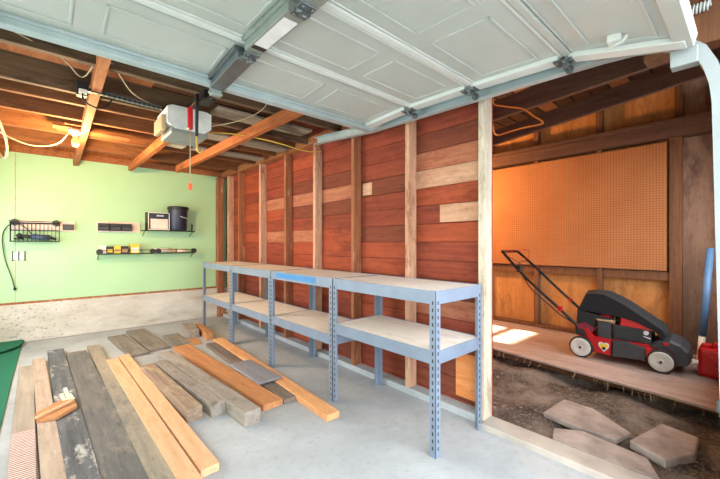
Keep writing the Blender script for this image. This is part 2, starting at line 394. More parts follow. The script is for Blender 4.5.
# ------------------------------------------------------------------ shed
struct(MB().box((2.20, -.1, -.16), (4.9, 4.35, -.06)), 'ground_dirt', M['dirt'])
b = MB(); n = 44
def dz(x, y):
    return -.02+.025*sin(x*5.1+y*3)*sin(y*4.3+1)+.018*sin(x*13+2)*sin(y*11)+.03*max(0, (x-2.9))
g = [[b.bm.verts.new((2.2+1.6*i/n, -.05+4.25*j/(2*n), min(.03, dz(2.2+1.6*i/n, -.05+4.25*j/(2*n)))+random.uniform(-.006, .006))) for j in range(2*n+1)] for i in range(n+1)]
for i in range(n):
    for j in range(2*n): f = b.bm.faces.new((g[i][j], g[i+1][j], g[i+1][j+1], g[i][j+1])); f.smooth = True
o = b.build('dirt_soil', M['dirt']); tag(o, 'bare brown dirt with dry litter below the plywood platform', 'dirt', None, 'stuff')
# dry litter
b = MB()
for _ in range(420):
    x, y = random.uniform(2.25, 3.3), random.uniform(.05, 1.9)
    a = random.uniform(0, 6.3); l = random.uniform(.01, .05); z = dz(x, y)+.006
    b.bar((x, y, z), (x+l*cos(a), y+l*sin(a), z+random.uniform(-.002, .012)), .002, .002)
for _ in range(26):      # fibres under the platform edge
    y = random.uniform(.15, 1.85); x = 3.22+.115*y-.012; r = random.uniform(.001, .003)
    b.tube([(x, y, .079), (x-.012, y+random.uniform(-.01, .01), .06), (x-random.uniform(.01, .03), y+random.uniform(-.02, .02), random.uniform(.02, .055))], r, 5, 3)
o = b.build('dry_litter', M['straw']); tag(o, 'dry straw and twigs scattered over the dirt', 'litter', None, 'stuff')
# loose stone slabs
def slab(q, z0, h, lb):
    cx = sum(p[0] for p in q)/len(q); cy = sum(p[1] for p in q)/len(q)
    o = MB().prism([(p[0]-cx, p[1]-cy) for p in q], 0, h, .008).build('stone_slab', M['gravel'], None, (cx, cy, z0))
    tag(o, lb, 'stone slab', 'loose slabs in the dirt')
slab([(2.53, .96), (2.86, .94), (2.85, .75), (2.66, .50), (2.50, .54), (2.49, .76)], -.012, .035, 'half buried stone slab nearest the platform edge in the dirt')
slab([(2.35, .83), (2.45, .70), (2.40, .38), (2.225, .30), (2.215, .48), (2.215, .79)], -.01, .04, 'long stone slab lying beside the concrete sill')
slab([(2.51, .48), (2.90, .39), (2.855, .215), (2.614, .21), (2.42, .31)], -.01, .05, 'pale tilted stone slab nearest the camera in the dirt')
b = MB()
for _ in range(70):
    x, y = random.uniform(2.25, 3.25), random.uniform(.05, 1.9); r = random.uniform(.004, .014)
    b.sph((x, y, dz(x, y)+r*.3), r, (1, random.uniform(.6, 1.4), .6), 8)
o = b.build('rubble', M['rub']); tag(o, 'small stones and clods strewn over the dirt', 'rubble', None, 'stuff')
# platform
pf = [(3.215, .0), (3.42, 1.80), (3.70, 4.25), (4.76, 4.25), (4.76, .04)]
o = thing('plywood_platform', 'brown plywood platform on dirt carrying the lawn mower', 'platform', (0, 0, 0)); tag(o, None, None, None, None)
MB().prism(pf, .082, .10, .002).build('deck_sheet', M['ply'], o)
for x in (3.45, 4.0, 4.6): MB().bar((x, .08, .04), (x+.2 if x < 4.4 else x, 4.2, .04), .05, .083).build('floor_joist', M['shed_stud'], o)
# far shed wall, parallel to the stud wall
b = MB()
edges = [-.05, .5, 1.16, 1.85, 2.5, 3.1, 3.7, 4.3]
for k in range(len(edges)-1):
    b.mi = 1 if k == 0 else 0
    b.box((4.775, edges[k], -.05), (4.80, edges[k+1]-.004, 2.9))
struct(b, 'wall_shed', [M['shed_ply'], M['shed_dark']])
for y, lb in [(.495, 'dark shed stud right of the pegboard'), (1.165, 'dark shed stud behind the mower bag'), (1.86, 'dark shed stud behind the mower handle'), (2.52, 'dark shed stud hidden left of the handle'), (3.2, 'dark shed stud deep behind the red wall')]:
    struct(MB().box((4.685, y-.02, .1), (4.775, y+(.075 if y < .6 else .03), 2.24), .002), 'shed_stud', M['shed_stud'], lb, 'wall stud', 'shed wall studs')
for y in (.49, 1.165, 1.86, 2.5): struct(MB().box((4.69, y-.02, 2.40), (4.775, y+.04, 3.0)), 'trim_11', M['shed_stud'])
struct(MB().box((4.70, .55, .795), (4.775, 4.2, .885), .002), 'trim_8', M['shed_stud'])
struct(MB().box((4.67, .04, .10), (4.775, 4.2, .14), .002), 'baseboard_shed', M['shed_stud'])
struct(MB().box((4.62, .04, 2.235), (4.775, 4.3, 2.36), .004), 'trim_9', M['shed_beam'])
struct(MB().box((4.56, .04, 2.36), (4.775, 4.3, 2.40), .004), 'trim_10', M['shed_beam'])
o = MB().box((4.665, .587, .898), (4.684, 3.03, 2.20), .001).build('pegboard', M['peg']); tag(o, 'large brown pegboard on the shed wall above the mower', 'pegboard')
for k, (y, z) in enumerate([(.72, 2.05), (.80, 2.02), (.69, 1.90), (1.45, 2.13), (1.62, 2.10)]):
    o = MB().tube([(4.664, y, z), (4.64, y, z), (4.625, y, z+.005), (4.62, y, z+.02)], .002).build('peg_hook', M['steel'])
    tag(o, ['small wire hook at upper right of the pegboard', 'wire hook left of the upper right pegboard hook', 'lowest wire hook at right of the pegboard', 'wire hook at top middle of the pegboard', 'wire hook at top of the pegboard, left of the middle hook'][k], 'hook', 'pegboard hooks')
# shed back wall with an unseen window added to cast the sun patches
b = MB(); wx0, wx1, wz0, wz1 = 3.60, 4.35, 1.56, 2.10
b.box((2.2, 4.25, -.05), (wx0, 4.31, 2.9)).box((wx1, 4.25, -.05), (4.8, 4.31, 2.9)).box((wx0, 4.25, -.05), (wx1, 4.31, wz0)).box((wx0, 4.25, wz1), (wx1, 4.31, 2.9))
struct(b, 'wall_shed_back', M['shed_dark'])
b = MB(); b.box((wx0, 4.26, wz0), (wx0+.03, 4.30, wz1)).box((wx1-.03, 4.26, wz0), (wx1, 4.30, wz1)).box((wx0, 4.26, wz0), (wx1, 4.30, wz0+.03)).box((wx0, 4.26, wz1-.03), (wx1, 4.30, wz1)).box((wx0, 4.26, 1.79), (wx1, 4.30, 1.88))
struct(b, 'added_window_1', M['white'])
# shed roof ties, bare
for p0, p1, w, h, lb in [((2.90, .06, 2.41), (2.90, 4.2, 2.175), .045, .16, 'upper dark rafter crossing the shed opening'),
                         ((3.60, .06, 2.50), (3.60, 4.2, 2.07), .045, .15, 'lower dark rafter crossing the shed above the pegboard')]:
    struct(MB().bar(p0, p1, w, h, .003), 'shed_rafter', M['shed_beam'], lb, 'rafter', 'shed rafters')
for k, (y, x0) in enumerate([(.55, 2.95), (.95, 2.95), (1.35, 2.9), (.75, 3.65), (1.2, 3.65)]):
    struct(MB().bar((x0, y, zr(y)-.14), (x0+.42, y+.03, zr(y)-.10), .09, .03), 'shed_block', M['beam'],
           ['short orange block above upper rafter, nearest the door track', 'short orange block above upper rafter, second from the track', 'short orange block above upper rafter, third from the track',
            'short orange block above lower rafter, nearer the track', 'short orange block above lower rafter, farther from the track'][k], 'roof block', 'shed roof blocks')
# ------------------------------------------------------------------ garage door, open overhead
D = thing('garage_door', 'white sectional garage door open overhead on its track', 'garage door', (0, 0, 0))
prof = [(2.085, 2.118), (1.612, 2.138), (1.135, 2.125), (.615, 2.098), (.155, 1.985)]
XL, XR = -.52, 1.93
def secmat(a, bb):
    P = Vector((0, a[0], a[1])); d = (Vector((0, bb[0], bb[1]))-P); L_ = d.length; d.normalize()
    x = Vector((1, 0, 0)); n = x.cross(d).normalized()
    if n.z > 0: n = -n
    m = Matrix((x, d, n)).transposed().to_4x4(); m.translation = P; return m, L_
for i in range(4):
    m, L_ = secmat(prof[i], prof[i+1])
    S = MB().box((XL, 0.001, -.03), (XR, L_-.001, 0), 0, m)
    # pressed panel frames
    pw = (XR-XL-.12)/4
    for k in range(4):
        a0 = XL+.06+pw*k+.05; a1 = a0+pw-.10; t0, t1 = .12, L_-.10
        for q in ((a0, t0, a1, t0+.012), (a0, t1-.012, a1, t1), (a0, t0, a0+.012, t1), (a1-.012, t0, a1, t1)):
            S.box((q[0], q[1], -.002), (q[2], q[3], .006), .0025, m)
    so = S.build('door_section', M['white'], D)
    rl = MB()
    if i == 0: rl.box((XL, 0, -.005), (XR, .05, .045), .003, m).box((XL, .05, 0), (XR, .062, .016), .002, m)
    else: rl.box((XL, .004, 0), (XR, .038, .014), .003, m).box((XL, .045, 0), (XR, .05, .006), 0, m)
    rl.box((XL, L_-.018, 0), (XR, L_-.004, .009), .002, m)
    if i == 3: rl.box((XL, L_-.06, 0), (XR, L_, .02), .003, m)
    rl.build('section_rail', M['track'] if i == 0 else M['white2'] if i < 3 else M['white'], so)
    for x0, x1 in ((XR-.075, XR), (XL, XL+.075)):
        MB().box((x0, .03, 0), (x1, L_-.02, .024), .003, m).build('end_stile', M['white2'], so)
    ms = MB().box((.665, .035, 0), (.775, L_-.045, .02), .003, m).box((.68, .035, .02), (.76, L_-.045, .06), .004, m)
    ms.build('centre_stile', M['strut'] if i else M['steel'], so)
    if i == 1:
        MB().box((.69, .12, .06), (.752, L_-.09, .0612), 0, m).build('sticker', M['sticker'], so)
        MB().box((.69, .085, .06), (.752, .117, .0613), 0, m).build('warning_strip', M['black'], so)
    if i == 1:
        q = MB().box((.93, L_*.42, 0), (1.0, L_*.58, .0008), 0, m).mi
# hinges with rollers at the joints
for i in range(1, 4):
    y, z = prof[i]
    for x in (.72, XR-.04, XL+.04):
        h = MB(); zz = z-(.065 if abs(x-.72) < .01 else .03)
        h.box((x-.035, y-.045, zz-.004), (x+.035, y-.008, zz+.004), .002).box((x-.035, y+.008, zz-.004), (x+.035, y+.045, zz+.004), .002)
        h.cyl((x-.03, y, zz-.006), (x+.03, y, zz-.006), .008)
        for sx in (-.02, .02):
            for sy in (-.03, .03): h.cyl((x+sx, y+sy, zz-.012), (x+sx, y+sy, zz), .006, seg=8)
        h.box((x-.012, y-.012, zz-.03), (x+.012, y+.012, zz), .004)
        if x > 1: h.cyl((x, y, zz-.018), (x+.09, y, zz-.018), .005).cyl((x+.055, y, zz-.018), (x+.075, y, zz-.018), .02)
        h.build('hinge', M['steel'], D)
MB().box((.69, 2.05, 2.03), (.75, 2.09, 2.075), .004).cyl((.68, 2.07, 2.045), (.76, 2.07, 2.045), .007).build('arm_bracket', M['strut'], D)
MB().tube([(1.84, .42, 2.045), (1.80, .41, 2.02), (1.76, .36, 2.01), (1.74, .34, 2.02)], .006).box((1.74, .36, 2.015), (1.80, .41, 2.045), .004).build('lock_latch', M['white2'], D)
# tracks
def track(x, sgn, lb):
    t = thing('door_track', lb, 'door track', (x, 0, 0))
    h = MB()
    pts = [(2.9, 2.185), (2.1, 2.115), (.62, 2.073)]
    for (ya, za), (yb, zb) in zip(pts, pts[1:]):
        h.bar((sgn*.022, ya, za+.01), (sgn*.022, yb, zb+.01), .004, .062)
        h.bar((-sgn*.0, ya, za-.021), (-sgn*.0, yb, zb-.021), .046, .004)
        h.bar((-sgn*.0, ya, za+.041), (-sgn*.0, yb, zb+.041), .046, .004)
    h.build('horizontal_rail', M['track'], t)
    # bend + vertical leg
    c = MB()
    arc = [(.62, 2.073), (.48, 2.068), (.36, 2.058), (.26, 2.035), (.19, 2.005), (.145, 1.96), (.115, 1.89), (.098, 1.82), (.09, 1.74), (.087, 1.6), (.068, .6), (.058, .02)]
    lo = []
    for k, (ya, za) in enumerate(arc):
        q0, q1 = arc[max(k-1, 0)], arc[min(k+1, len(arc)-1)]
        d = Vector((0, q1[0]-q0[0], q1[1]-q0[1])).normalized(); n = Vector((0, -d.z, d.y))
        P = Vector((0, ya, za)); lo.append([P+Vector((-.025, 0, 0))-n*.022, P+Vector((.025, 0, 0))-n*.022, P+Vector((.025, 0, 0))+n*.022, P+Vector((-.025, 0, 0))+n*.022])
    c.loft(lo)
    c.build('curved_rail', M['trackw'], t)
    MB().box((-.03, .15, 1.915), (.03, .236, 1.985), .004).build('flag_bracket', M['trackw'], t)
    for zz in (.5, 1.2, 1.75): MB().box((sgn*.02, .03, zz), (sgn*.04, .10, zz+.05), .002).build('jamb_bracket', M['steel'], t)
    return t
track(1.985, 1, 'white door track curving up at the right jamb')
track(-.575, -1, 'white door track along the left jamb of the garage')
o = MB().bar((2.06, 2.1, 2.195), (2.06, 2.80, 2.195), .03, .02).build('track_hanger', M['pale']); tag(o, 'cream angle strip continuing behind the far end of the track', 'hanger strip')
b = MB()
pts = [(2.035+.018*cos(k*1.25), .12+.0022*k, 2.165+.018*sin(k*1.25)) for k in range(330)]
b.tube(pts, .004, 5, 0); o = b.build('extension_spring', M['white2']); tag(o, 'extension spring above the right door track', 'spring')
# ------------------------------------------------------------------ door opener
O = thing('door_opener', 'white garage door opener motor box hung from the joists', 'door opener', (.80, 3.0, 2.03))
b = MB()
pr_ = [(-.155, .04), (-.105, -.0), (.105, 0), (.155, .04), (.155, .155), (.12, .17), (-.12, .17), (-.155, .155)]
b.loft([[(x, -.16, z) for x, z in pr_], [(x, .16, z) for x, z in pr_]])
b.build('motor_cover', M['opener'], O)
MB().box((-.13, -.155, -.035), (.13, .165, .03), .012).build('lower_housing', M['opener2'], O)
MB().box((-.185, -.12, -.01), (-.15, .14, .10), .01).build('light_lens', M['kraft'], O)
for x in (-.14, .14): MB().bar((x, .02, .15), (x, .02, .235), .03, .02).build('hanging_strap', M['steel'], O)
MB().box((-.018, -2.85, .165), (.018, -.1, .20), .003).build('drive_rail', M['dksteel'], O)
MB().box((-.035, -.60, .10), (.035, -.46, .165), .006).build('trolley', M['blackm'], O)
MB().bar((-.058, -.52, .15), (-.056, -.50, -.13), .018, .018).bar((-.02, -.55, .11), (-.045, -.92, .03), .012, .02).build('door_arm', M['blackm'], O)
b = MB(); b.tube([(-.056, -.50, -.13), (-.054, -.50, -.19), (-.05, -.50, -.225), (-.03, -.50, -.235), (-.018, -.50, -.21)], .007); b.build('arm_hook', M['brass'], O)
# release handle and its cord hang from the trolley
MB().box((-.10, -.475, -.08), (-.070, -.445, .07), .006).build('release_handle', M['redp'], O)
MB().tube([(-.03, -.46, .15), (-.085, -.46, .07)], .003, 6, 0).build('release_rope', M['rope'], O)
MB().tube([(-.085, -.46, -.08), (-.085, -.46, -.445)], .003, 6, 0).build('pull_cord', M['cable'], O)
MB().box((-.097, -.464, -.49), (-.073, -.458, -.445), .001).build('cord_tag', M['orange'], O)
# perforated hanger bar left of the motor
b = MB(); b.bar((-.02, 0, 0), (.42, 0, 0), .03, .004).bar((-.02, .015, .016), (.42, .015, .016), .004, .034)
b.mi = 1
for k in range(14): b.box((-.0+k*.03, -.006, -.0028), (.014+k*.03, .006, -.0018)); b.box((-.0+k*.03, .0125, .010), (.014+k*.03, .0135, .022))
o = b.build('hanger_bar', [M['steel'], M['hole']], None, (.215, 2.98, 2.20)); o.rotation_euler = (0, R(3), R(-4)); tag(o, 'perforated steel bar bracing the door opener at left', 'hanger bar')
# outlet on the beam and its plug lead
o = thing('ceiling_outlet', 'black outlet box with white plug on the ceiling joist', 'outlet', (.165, 3.0, 2.20))
MB().box((-.03, -.03, -.035), (.03, .03, .06), .004).build('box', M['black'], o); MB().box((-.02, -.055, -.03), (.025, -.03, .0), .004).build('plug', M['ivory'], o)
MB().tube([(0, -.05, -.03), (.01, -.05, -.08), (.08, -.03, -.10), (.14, .0, -.06), (.17, .02, .0), (.2, .02, .02)], .005).build('lead', M['black'], o)
# bulb
BL = thing('ceiling_lamp', 'bare glowing bulb in a porcelain holder under the joists', 'lamp', (.18, 4.12, 2.11))
MB().lathe([(.045, .105), (.055, .10), (.05, .075), (.03, .06), (.022, .04)]).build('lamp_holder', M['porcelain'], BL)
MB().lathe([(.001, -.05), (.015, -.047), (.027, -.03), (.031, -.012), (.026, .012), (.015, .03), (.014, .045)]).build('bulb', emit('bulb_glow', 'ffb040', 2.6), BL)
MB().box((-.16, -.05, .105), (.06, .06, .12), .002).build('mounting_board', M['joist'], BL)
o = MB().box((.10, 4.03, 2.235), (.26, 4.2, 2.25)).build('lamp_plate', M['joist']); tag(o, 'small wooden plate above the bare bulb', 'plate')
def cable(name, pts, r, m, lb, cat='cable'):
    o = MB().tube(pts, r).build(name, M[m]); return tag(o, lb, cat)
cable('power_cable', [(-.45, 3.1, 2.235), (-.40, 3.4, 2.12), (-.30, 3.7, 2.02), (-.12, 3.95, 1.985), (.05, 4.1, 2.06), (.15, 4.11, 2.215)], .006, 'cable', 'cream cable drooping from far left to the bulb')
cable('looped_cable', [(-.36, 3.0, 2.24), (-.30, 3.35, 2.14), (-.25, 3.8, 1.98), (-.27, 4.2, 1.92), (-.33, 4.6, 1.98), (-.42, 5.0, 2.2)], .008, 'cable', 'thick cream cable looping down at far left')
cable('thin_wire', [(-.2, 2.55, 2.3), (.05, 2.7, 2.27), (.16, 2.85, 2.24), (.25, 2.6, 2.3), (.42, 2.8, 2.2), (.6, 3.05, 2.235)], .004, 'cable', 'thin white wire strung along joists left of the opener', 'wire')
cable('opener_wire', [(.93, 2.9, 2.10), (1.1, 2.6, 2.12), (1.2, 2.4, 2.2), (1.1, 2.2, 2.3)], .003, 'cable', 'thin white wire rising right of the opener', 'wire')
cable('yellow_cable', [(.96, 3.05, 2.10), (1.15, 3.15, 2.16), (1.35, 3.1, 2.165), (1.6, 3.0, 2.13), (1.9, 2.95, 2.09), (2.09, 2.95, 2.12)], .006, 'ycable', 'yellow cable sagging from opener to the stud wall')
cable('orange_cord', [(2.225, 1.16, 2.30), (2.6, 1.36, 2.285), (2.6, 1.28, 2.23), (2.6, 1.13, 2.166), (2.6, 1.05, 2.09), (2.6, .99, 2.035), (2.6, 1.01, 2.02), (2.6, 1.11, 2.025), (2.6, 1.21, 2.022), (2.6, 1.33, 2.02), (2.25, 1.18, 1.98)], .006, 'rope', 'orange cord looping from behind the white post under the shed rafters', 'cord')
# ------------------------------------------------------------------ shelving units
def L_leg(x, y, sx, sy, H_):
    """slotted angle post: flanges along x and y, corner at (x, y)"""
    b = MB(); t = .0025; w = .042
    b.box((x, y, 0), (x+sx*w, y+sy*t, H_)); b.box((x, y, 0), (x+sx*t, y+sy*w, H_)); b.mi = 1
    z = .05
    while z < H_-.03:
        for off in (.021,):
            b.box((x+sx*(off-.005), y-sy*.0006, z-.010), (x+sx*(off+.005), y+sy*.0004, z+.010))
            b.box((x-sx*.0006, y+sy*(off-.005), z-.010), (x+sx*.0004, y+sy*(off+.005), z+.010))
        z += .040
    return b
def shelving(y0, y1, zl, label, tape=False, x0=1.575, x1=2.055):
    t = thing('shelving_unit', label, 'shelving unit', ((x0+x1)/2, (y0+y1)/2, 0), 0, 'row of low steel shelving')
    dx, dy = (x1-x0)/2, (y1-y0)/2; H_ = .918
    for sx in (1, -1):
        for sy in (1, -1): L_leg(-sx*dx, -sy*dy, sx, sy, H_).build('leg', [M['shelfm'], M['hole']], t)
    for zt in (H_-.002, zl):
        e = .003
        for s in (1, -1):
            MB().box((s*(dx-e)-.002, -dy+e, zt-.074), (s*(dx-e)+.002, dy-e, zt)).box((s*(dx-e)-s*.03, -dy+e, zt-.02), (s*(dx-e), dy-e, zt-.0165)).build('side_beam', M['shelfm'], t)
            MB().box((-dx+e, s*(dy-e)-.002, zt-.074), (dx-e, s*(dy-e)+.002, zt)).build('end_beam', M['shelfm'], t)
        MB().box((-dx+.006, -dy+.006, zt-.016), (dx-.006, dy-.006, zt-.003)).build('shelf_board', M['board'], t)
    if tape: MB().box((-dx-.0015, -dy+.22, .86), (-dx-.0005, dy-.1, .905)).build('blue_paint_mark', M['tape'], t)['label'] = 'blue mark along the top beam'
    return t
shelving(1.152, 2.078, .585, 'blue grey steel shelving unit nearest the camera, its lower shelf raised')
shelving(2.083, 3.055, .49, 'steel shelving unit second from camera with a blue marked top beam', True)
shelving(3.060, 4.03, .478, 'blue grey steel shelving unit second from the green wall')
shelving(4.035, 5.03, .472, 'blue grey steel shelving unit nearest the green back wall')
# ------------------------------------------------------------------ lumber on the floor
W = dict(
 tan=wood('tan_plank', '9f8b7a', 'b9a492', 'Y', seed=30, blot='8d735a', bl=(.58, .75)),
 dark=wood('charred_plank', '484a4d', '6d6d6f', 'Y', seed=31, blot='b7b2aa', bl=(.56, .68), bscale=6),
 dgrey=wood('dark_grey_plank', '595856', '736f6b', 'Y', seed=32, blot='918678', bl=(.52, .7)),
 greytan=wood('grey_tan_plank', '877d70', 'a0937f', 'Y', seed=33, blot='77716a', bl=(.5, .65)),
 fir=wood('orange_fir_plank', 'cb9a70', 'dcb08a', 'Y', seed=34),
 block=wood('brown_timber', '7d6658', 'a08a74', 'Y', seed=35, blot='b3a080', bl=(.52, .66), bscale=5),
 old=wood('old_grey_timber', '7c7168', '9d9388', 'Y', seed=36, blot='65564e', bl=(.52, .66), bscale=5),
 oldtan=wood('old_grey_tan_timber', '857b72', 'a3988c', 'Y', seed=37, blot='71655a', bl=(.54, .68), bscale=5),
 flat=wood('flat_weathered_board', '716961', '8f857a', 'Y', seed=38, blot='5f5750', bl=(.55, .7)),
 orange=wood('orange_brown_plank', 'a86e44', 'c48a5c', 'Y', seed=39, blot='8e7a58', bl=(.58, .72)),
 darkb=wood('dark_brown_plank', '625548', '84746a', 'Y', seed=40),
 fir2=wood('bright_orange_plank', 'cd8c58', 'e0aa7a', 'Y', seed=41),
 slate=wood('slate_grey_board', '77747a', '8e8b8d', 'Y', seed=42, bs=.08, fine=8))
def plank(name, p0, p1, w, t, mt, label, z0=0., cat='plank', group='lumber on the floor', z1=None, bev=.004, w1=None):
    """plank from centre p0 (far end) to p1 (near end), resting at z0"""
    dx, dy = p1[0]-p0[0], p1[1]-p0[1]; L_ = math.hypot(dx, dy); a = math.atan2(-dx, dy)+pi
    w1 = w if w1 is None else w1
    w, w1 = w-.007, w1-.007
    b = MB().prism([(-w1/2, -L_/2), (w1/2, -L_/2), (w/2, L_/2), (-w/2, L_/2)], 0, t, bev)
    for v in b.bm.verts:
        v.co.x += random.uniform(-.0015, .0015); v.co.z += random.uniform(-.001, .001) if v.co.z > t*.5 else 0
    o = b.build(name, mt if not isinstance(mt, str) else W[mt], None, ((p0[0]+p1[0])/2, (p0[1]+p1[1])/2, z0))
    o.rotation_euler = (math.atan2((z1 or z0)-z0, L_), 0, a) if z1 is not None else (0, 0, a)
    return tag(o, label, cat, group)
plank('plank', (-.160, 4.49), (-.088, 1.9), .105, .04, M['stripes'], 'leftmost plank beside the green turf, its near half ridged and reddish', w1=.118)
plank('plank', (-.080, 4.69), (.030, 1.9), .098, .042, 'tan', 'tan plank second from the green turf')
plank('plank', (.052, 4.97), (.130, 1.85), .138, .04, 'dark', 'charcoal plank with pale scuffs, third from the green turf')
plank('plank', (.214, 4.78), (.285, 1.75), .178, .03, 'dgrey', 'widest dark grey board in the left row of planks', w1=.215)
plank('plank', (.367, 4.92), (.420, 1.75), .113, .035, 'greytan', 'grey tan plank left of the two orange planks')
plank('plank', (.464, 4.20), (.512, 1.76), .103, .04, 'fir', 'light orange plank, left one of the pair')
plank('plank', (.568, 4.27), (.614, 1.84), .100, .042, 'fir', 'light orange plank, right one of the pair')
plank('timber_block', (.660, 3.63), (.722, 2.46), .104, .09, 'block', 'short brown timber right of the orange pair of planks', cat='timber')
plank('timber_block', (.768, 3.66), (.866, 2.43), .105, .09, 'old', 'short grey timber, second of the three thick timbers', cat='timber')
plank('timber_block', (.868, 3.92), (.988, 2.16), .120, .095, 'oldtan', 'longest of the three thick timbers, pale split near end', cat='timber')
plank('board', (.628, 5.29), (.706, 4.25), .195, .028, 'flat', 'flat weathered board at back, left one of the pair')
plank('board', (.855, 5.46), (.915, 4.33), .215, .03, 'flat', 'flat weathered board at back, right one of the pair')
plank('board', (1.150, 4.92), (1.150, 4.35), .19, .025, 'flat', 'small grey board behind the long orange brown plank')
plank('plank', (1.095, 4.23), (1.198, 2.28), .165, .045, 'orange', 'long orange brown plank right of the thick timbers')
plank('plank', (1.385, 4.14), (1.335, 2.28), .115, .035, 'darkb', 'dark brown plank under the slate grey board, left one')
plank('plank', (1.507, 4.26), (1.419, 1.867), .110, .045, 'fir2', 'bright orange plank passing under the slate grey board toward the shelves')
plank('board', (1.338, 3.20), (1.349, 2.62), .205, .022, 'slate', 'slate grey board lying across two planks', z0=.047)
plank('timber_block', (1.40, 5.12), (1.335, 4.62), .15, .10, 'oldtan', 'stubby grey timber offcut near the far shelf legs', cat='timber')
plank('timber_block', (1.52, 5.02), (1.455, 4.38), .085, .085, 'orange', 'stubby orange brown timber offcut beside the grey offcut', cat='timber')
plank('board', (1.30, 4.55), (1.27, 4.28), .12, .02, 'orange', 'small reddish offcut in front of the grey timber offcut')
# splintered offcut lying over planks
S_ = thing('splintered_offcut', 'splintered orange wood offcut lying across two planks', 'wood scrap', (.03, 3.15, .0435), R(0))
MB().prism([(-.10, -.02), (-.09, -.15), (.012, -.175), (.113, -.06), (.10, .14), (.03, .13)], 0, .022, .003).build('slab', W['orange'], S_)
MB().bar((-.095, -.14, .030), (.095, .02, .034), .022, .016, .003).build('splinter', W['fir'], S_)
b = MB()
for k, (l, q) in enumerate([(.07, .02), (.11, .045), (.05, .015)]): b.bar((.05+.024*k, .09, .018), (.035+.022*k, .12+l, .02+q), .02, .007)
b.build('torn_end', M['pale'], S_)
# small wood chips on the floor
# turf carpet
o = thing('turf_carpet', 'green turf carpet with a folded flap at the left edge', 'carpet', (0, 0, 0))
MB().prism([(-.72, 1.5), (-.215, 1.5), (-.232, 3.2), (-.238, 4.4), (-.235, 5.735), (-.72, 5.735)], 0, .012, .003).build('carpet_sheet', M['turf'], o)
b = MB(); prof_ = []
b.prism([(-.72, 5.73), (-.235, 5.73), (-.215, 5.66), (-.25, 5.42), (-.34, 5.28), (-.46, 5.2), (-.72, 5.14)], .03, .044, .005)
b.build('folded_flap', M['turf'], o)
# ------------------------------------------------------------------ things on the green wall
yw = YB-.001
o = MB().box((-.335, yw-.018, 1.325), (.245, yw, 1.452), .002).build('mounting_board', M['backing']); tag(o, 'pale board on the wall behind the wire basket', 'board', 'pale boards on the green wall')
o = MB().box((.47, yw-.018, 1.325), (.965, yw, 1.468), .002).build('mounting_board', M['backing']); tag(o, 'pale board on the wall behind the three black bins', 'board', 'pale boards on the green wall')
B = thing('wire_basket', 'black wire basket hung on the wall at left', 'basket', (-.12, yw-.09, 1.20))
b = MB(); x0, x1, y0, y1 = -.215, .215, -.09, .065
for z, r in ((0, .006), (.13, .003), (.215, .006)):
    b.tube([(x0, y0, z), (x1, y0, z), (x1, y1, z), (x0, y1, z), (x0, y0, z)], r, 6, 0)
for k in range(13):
    x = x0+(x1-x0)*k/12; b.tube([(x, y1, .215), (x, y1, 0), (x, y0, 0), (x, y0, .215)], .0022, 5, 0)
for k in range(1, 5):
    y = y0+(y1-y0)*k/5; b.tube([(x0, y, .215), (x0, y, 0), (x1, y, 0), (x1, y, .215)], .0022, 5, 0)
b.build('wire_frame', M['blackm'], B)
MB().tube([(x0-.02, y1+.005, .24), (x1+.02, y1+.005, .24)], .005, 8, 0).build('hanging_rail', M['blackm'], B)
for x in (-.185, .185):
    b = MB(); 
    for k in range(8):
        a = k*pi/4; b.cyl((x+.028*cos(a), y1-.0, .225+.028*sin(a)), (x+.028*cos(a), y1-.03, .225+.028*sin(a)), .012, seg=10)
    b.cyl((x, y1+.02, .225), (x, y1-.035, .225), .026); b.build('knob', M['black'], B)
g_ = thing('angle_grinder', 'dark blue power tool lying in the wire basket', 'power tool', (-.12, yw-.105, 1.21))
MB().cyl((-.02, 0, .045), (.13, 0, .035), .034, .03).sph((-.02, 0, .045), .034).build('body', M['bluet'], g_)
MB().cyl((-.13, 0, .05), (-.02, 0, .045), .022).sph((-.14, 0, .055), .03).build('gear_head', M['black'], g_)
MB().cyl((.13, 0, .035), (.185, 0, .012), .018, .012).build('tail', M['black'], g_)
MB().lathe([(.04, -.008), (.045, 0), (.04, .008)], (-.145, .0, .02)).build('disc', M['dksteel'], g_)
cable('hanging_cord', [(-.14, yw-.1, 1.25), (-.2, yw-.08, 1.35), (-.28, yw-.03, 1.41), (-.36, yw-.03, 1.38), (-.405, yw-.02, 1.25), (-.385, yw-.02, 1.0), (-.33, yw-.02, .78), (-.302, yw-.02, .64)], .005, 'black', 'black cord hanging from the wire basket down the wall', 'cord')
o = MB().cyl((-.302, yw-.02, .625), (-.302, yw-.02, .655), .012).build('cord_plug', M['black']); tag(o, 'black plug at the end of the hanging cord', 'plug')
o = MB().box((.125, yw-.05, 1.345), (.235, yw-.018, 1.415), .004).box((.135, yw-.056, 1.352), (.225, yw-.05, 1.408), .003).build('tool_holder', M['grey']); tag(o, 'small grey bin on the wall right of the basket', 'bin')
O2 = thing('wall_outlet', 'double white outlet plates below the wire basket', 'outlet', (-.272, yw, 1.025))
for x in (-.024, .028): MB().box((x-.02, -.008, -.045), (x+.02, 0, .045), .003).build('cover_plate', M['ivory'], O2)
b = MB()
for x in (-.05, .002, .054): b.box((x-.004, -.012, -.055), (x+.004, 0, .055), .001)
for x in (-.05, .054):
    for z in (-.055, .05): b.box((x-.012, -.01, z), (x+.012, 0, z+.005))
b.build('surround', M['black'], O2)
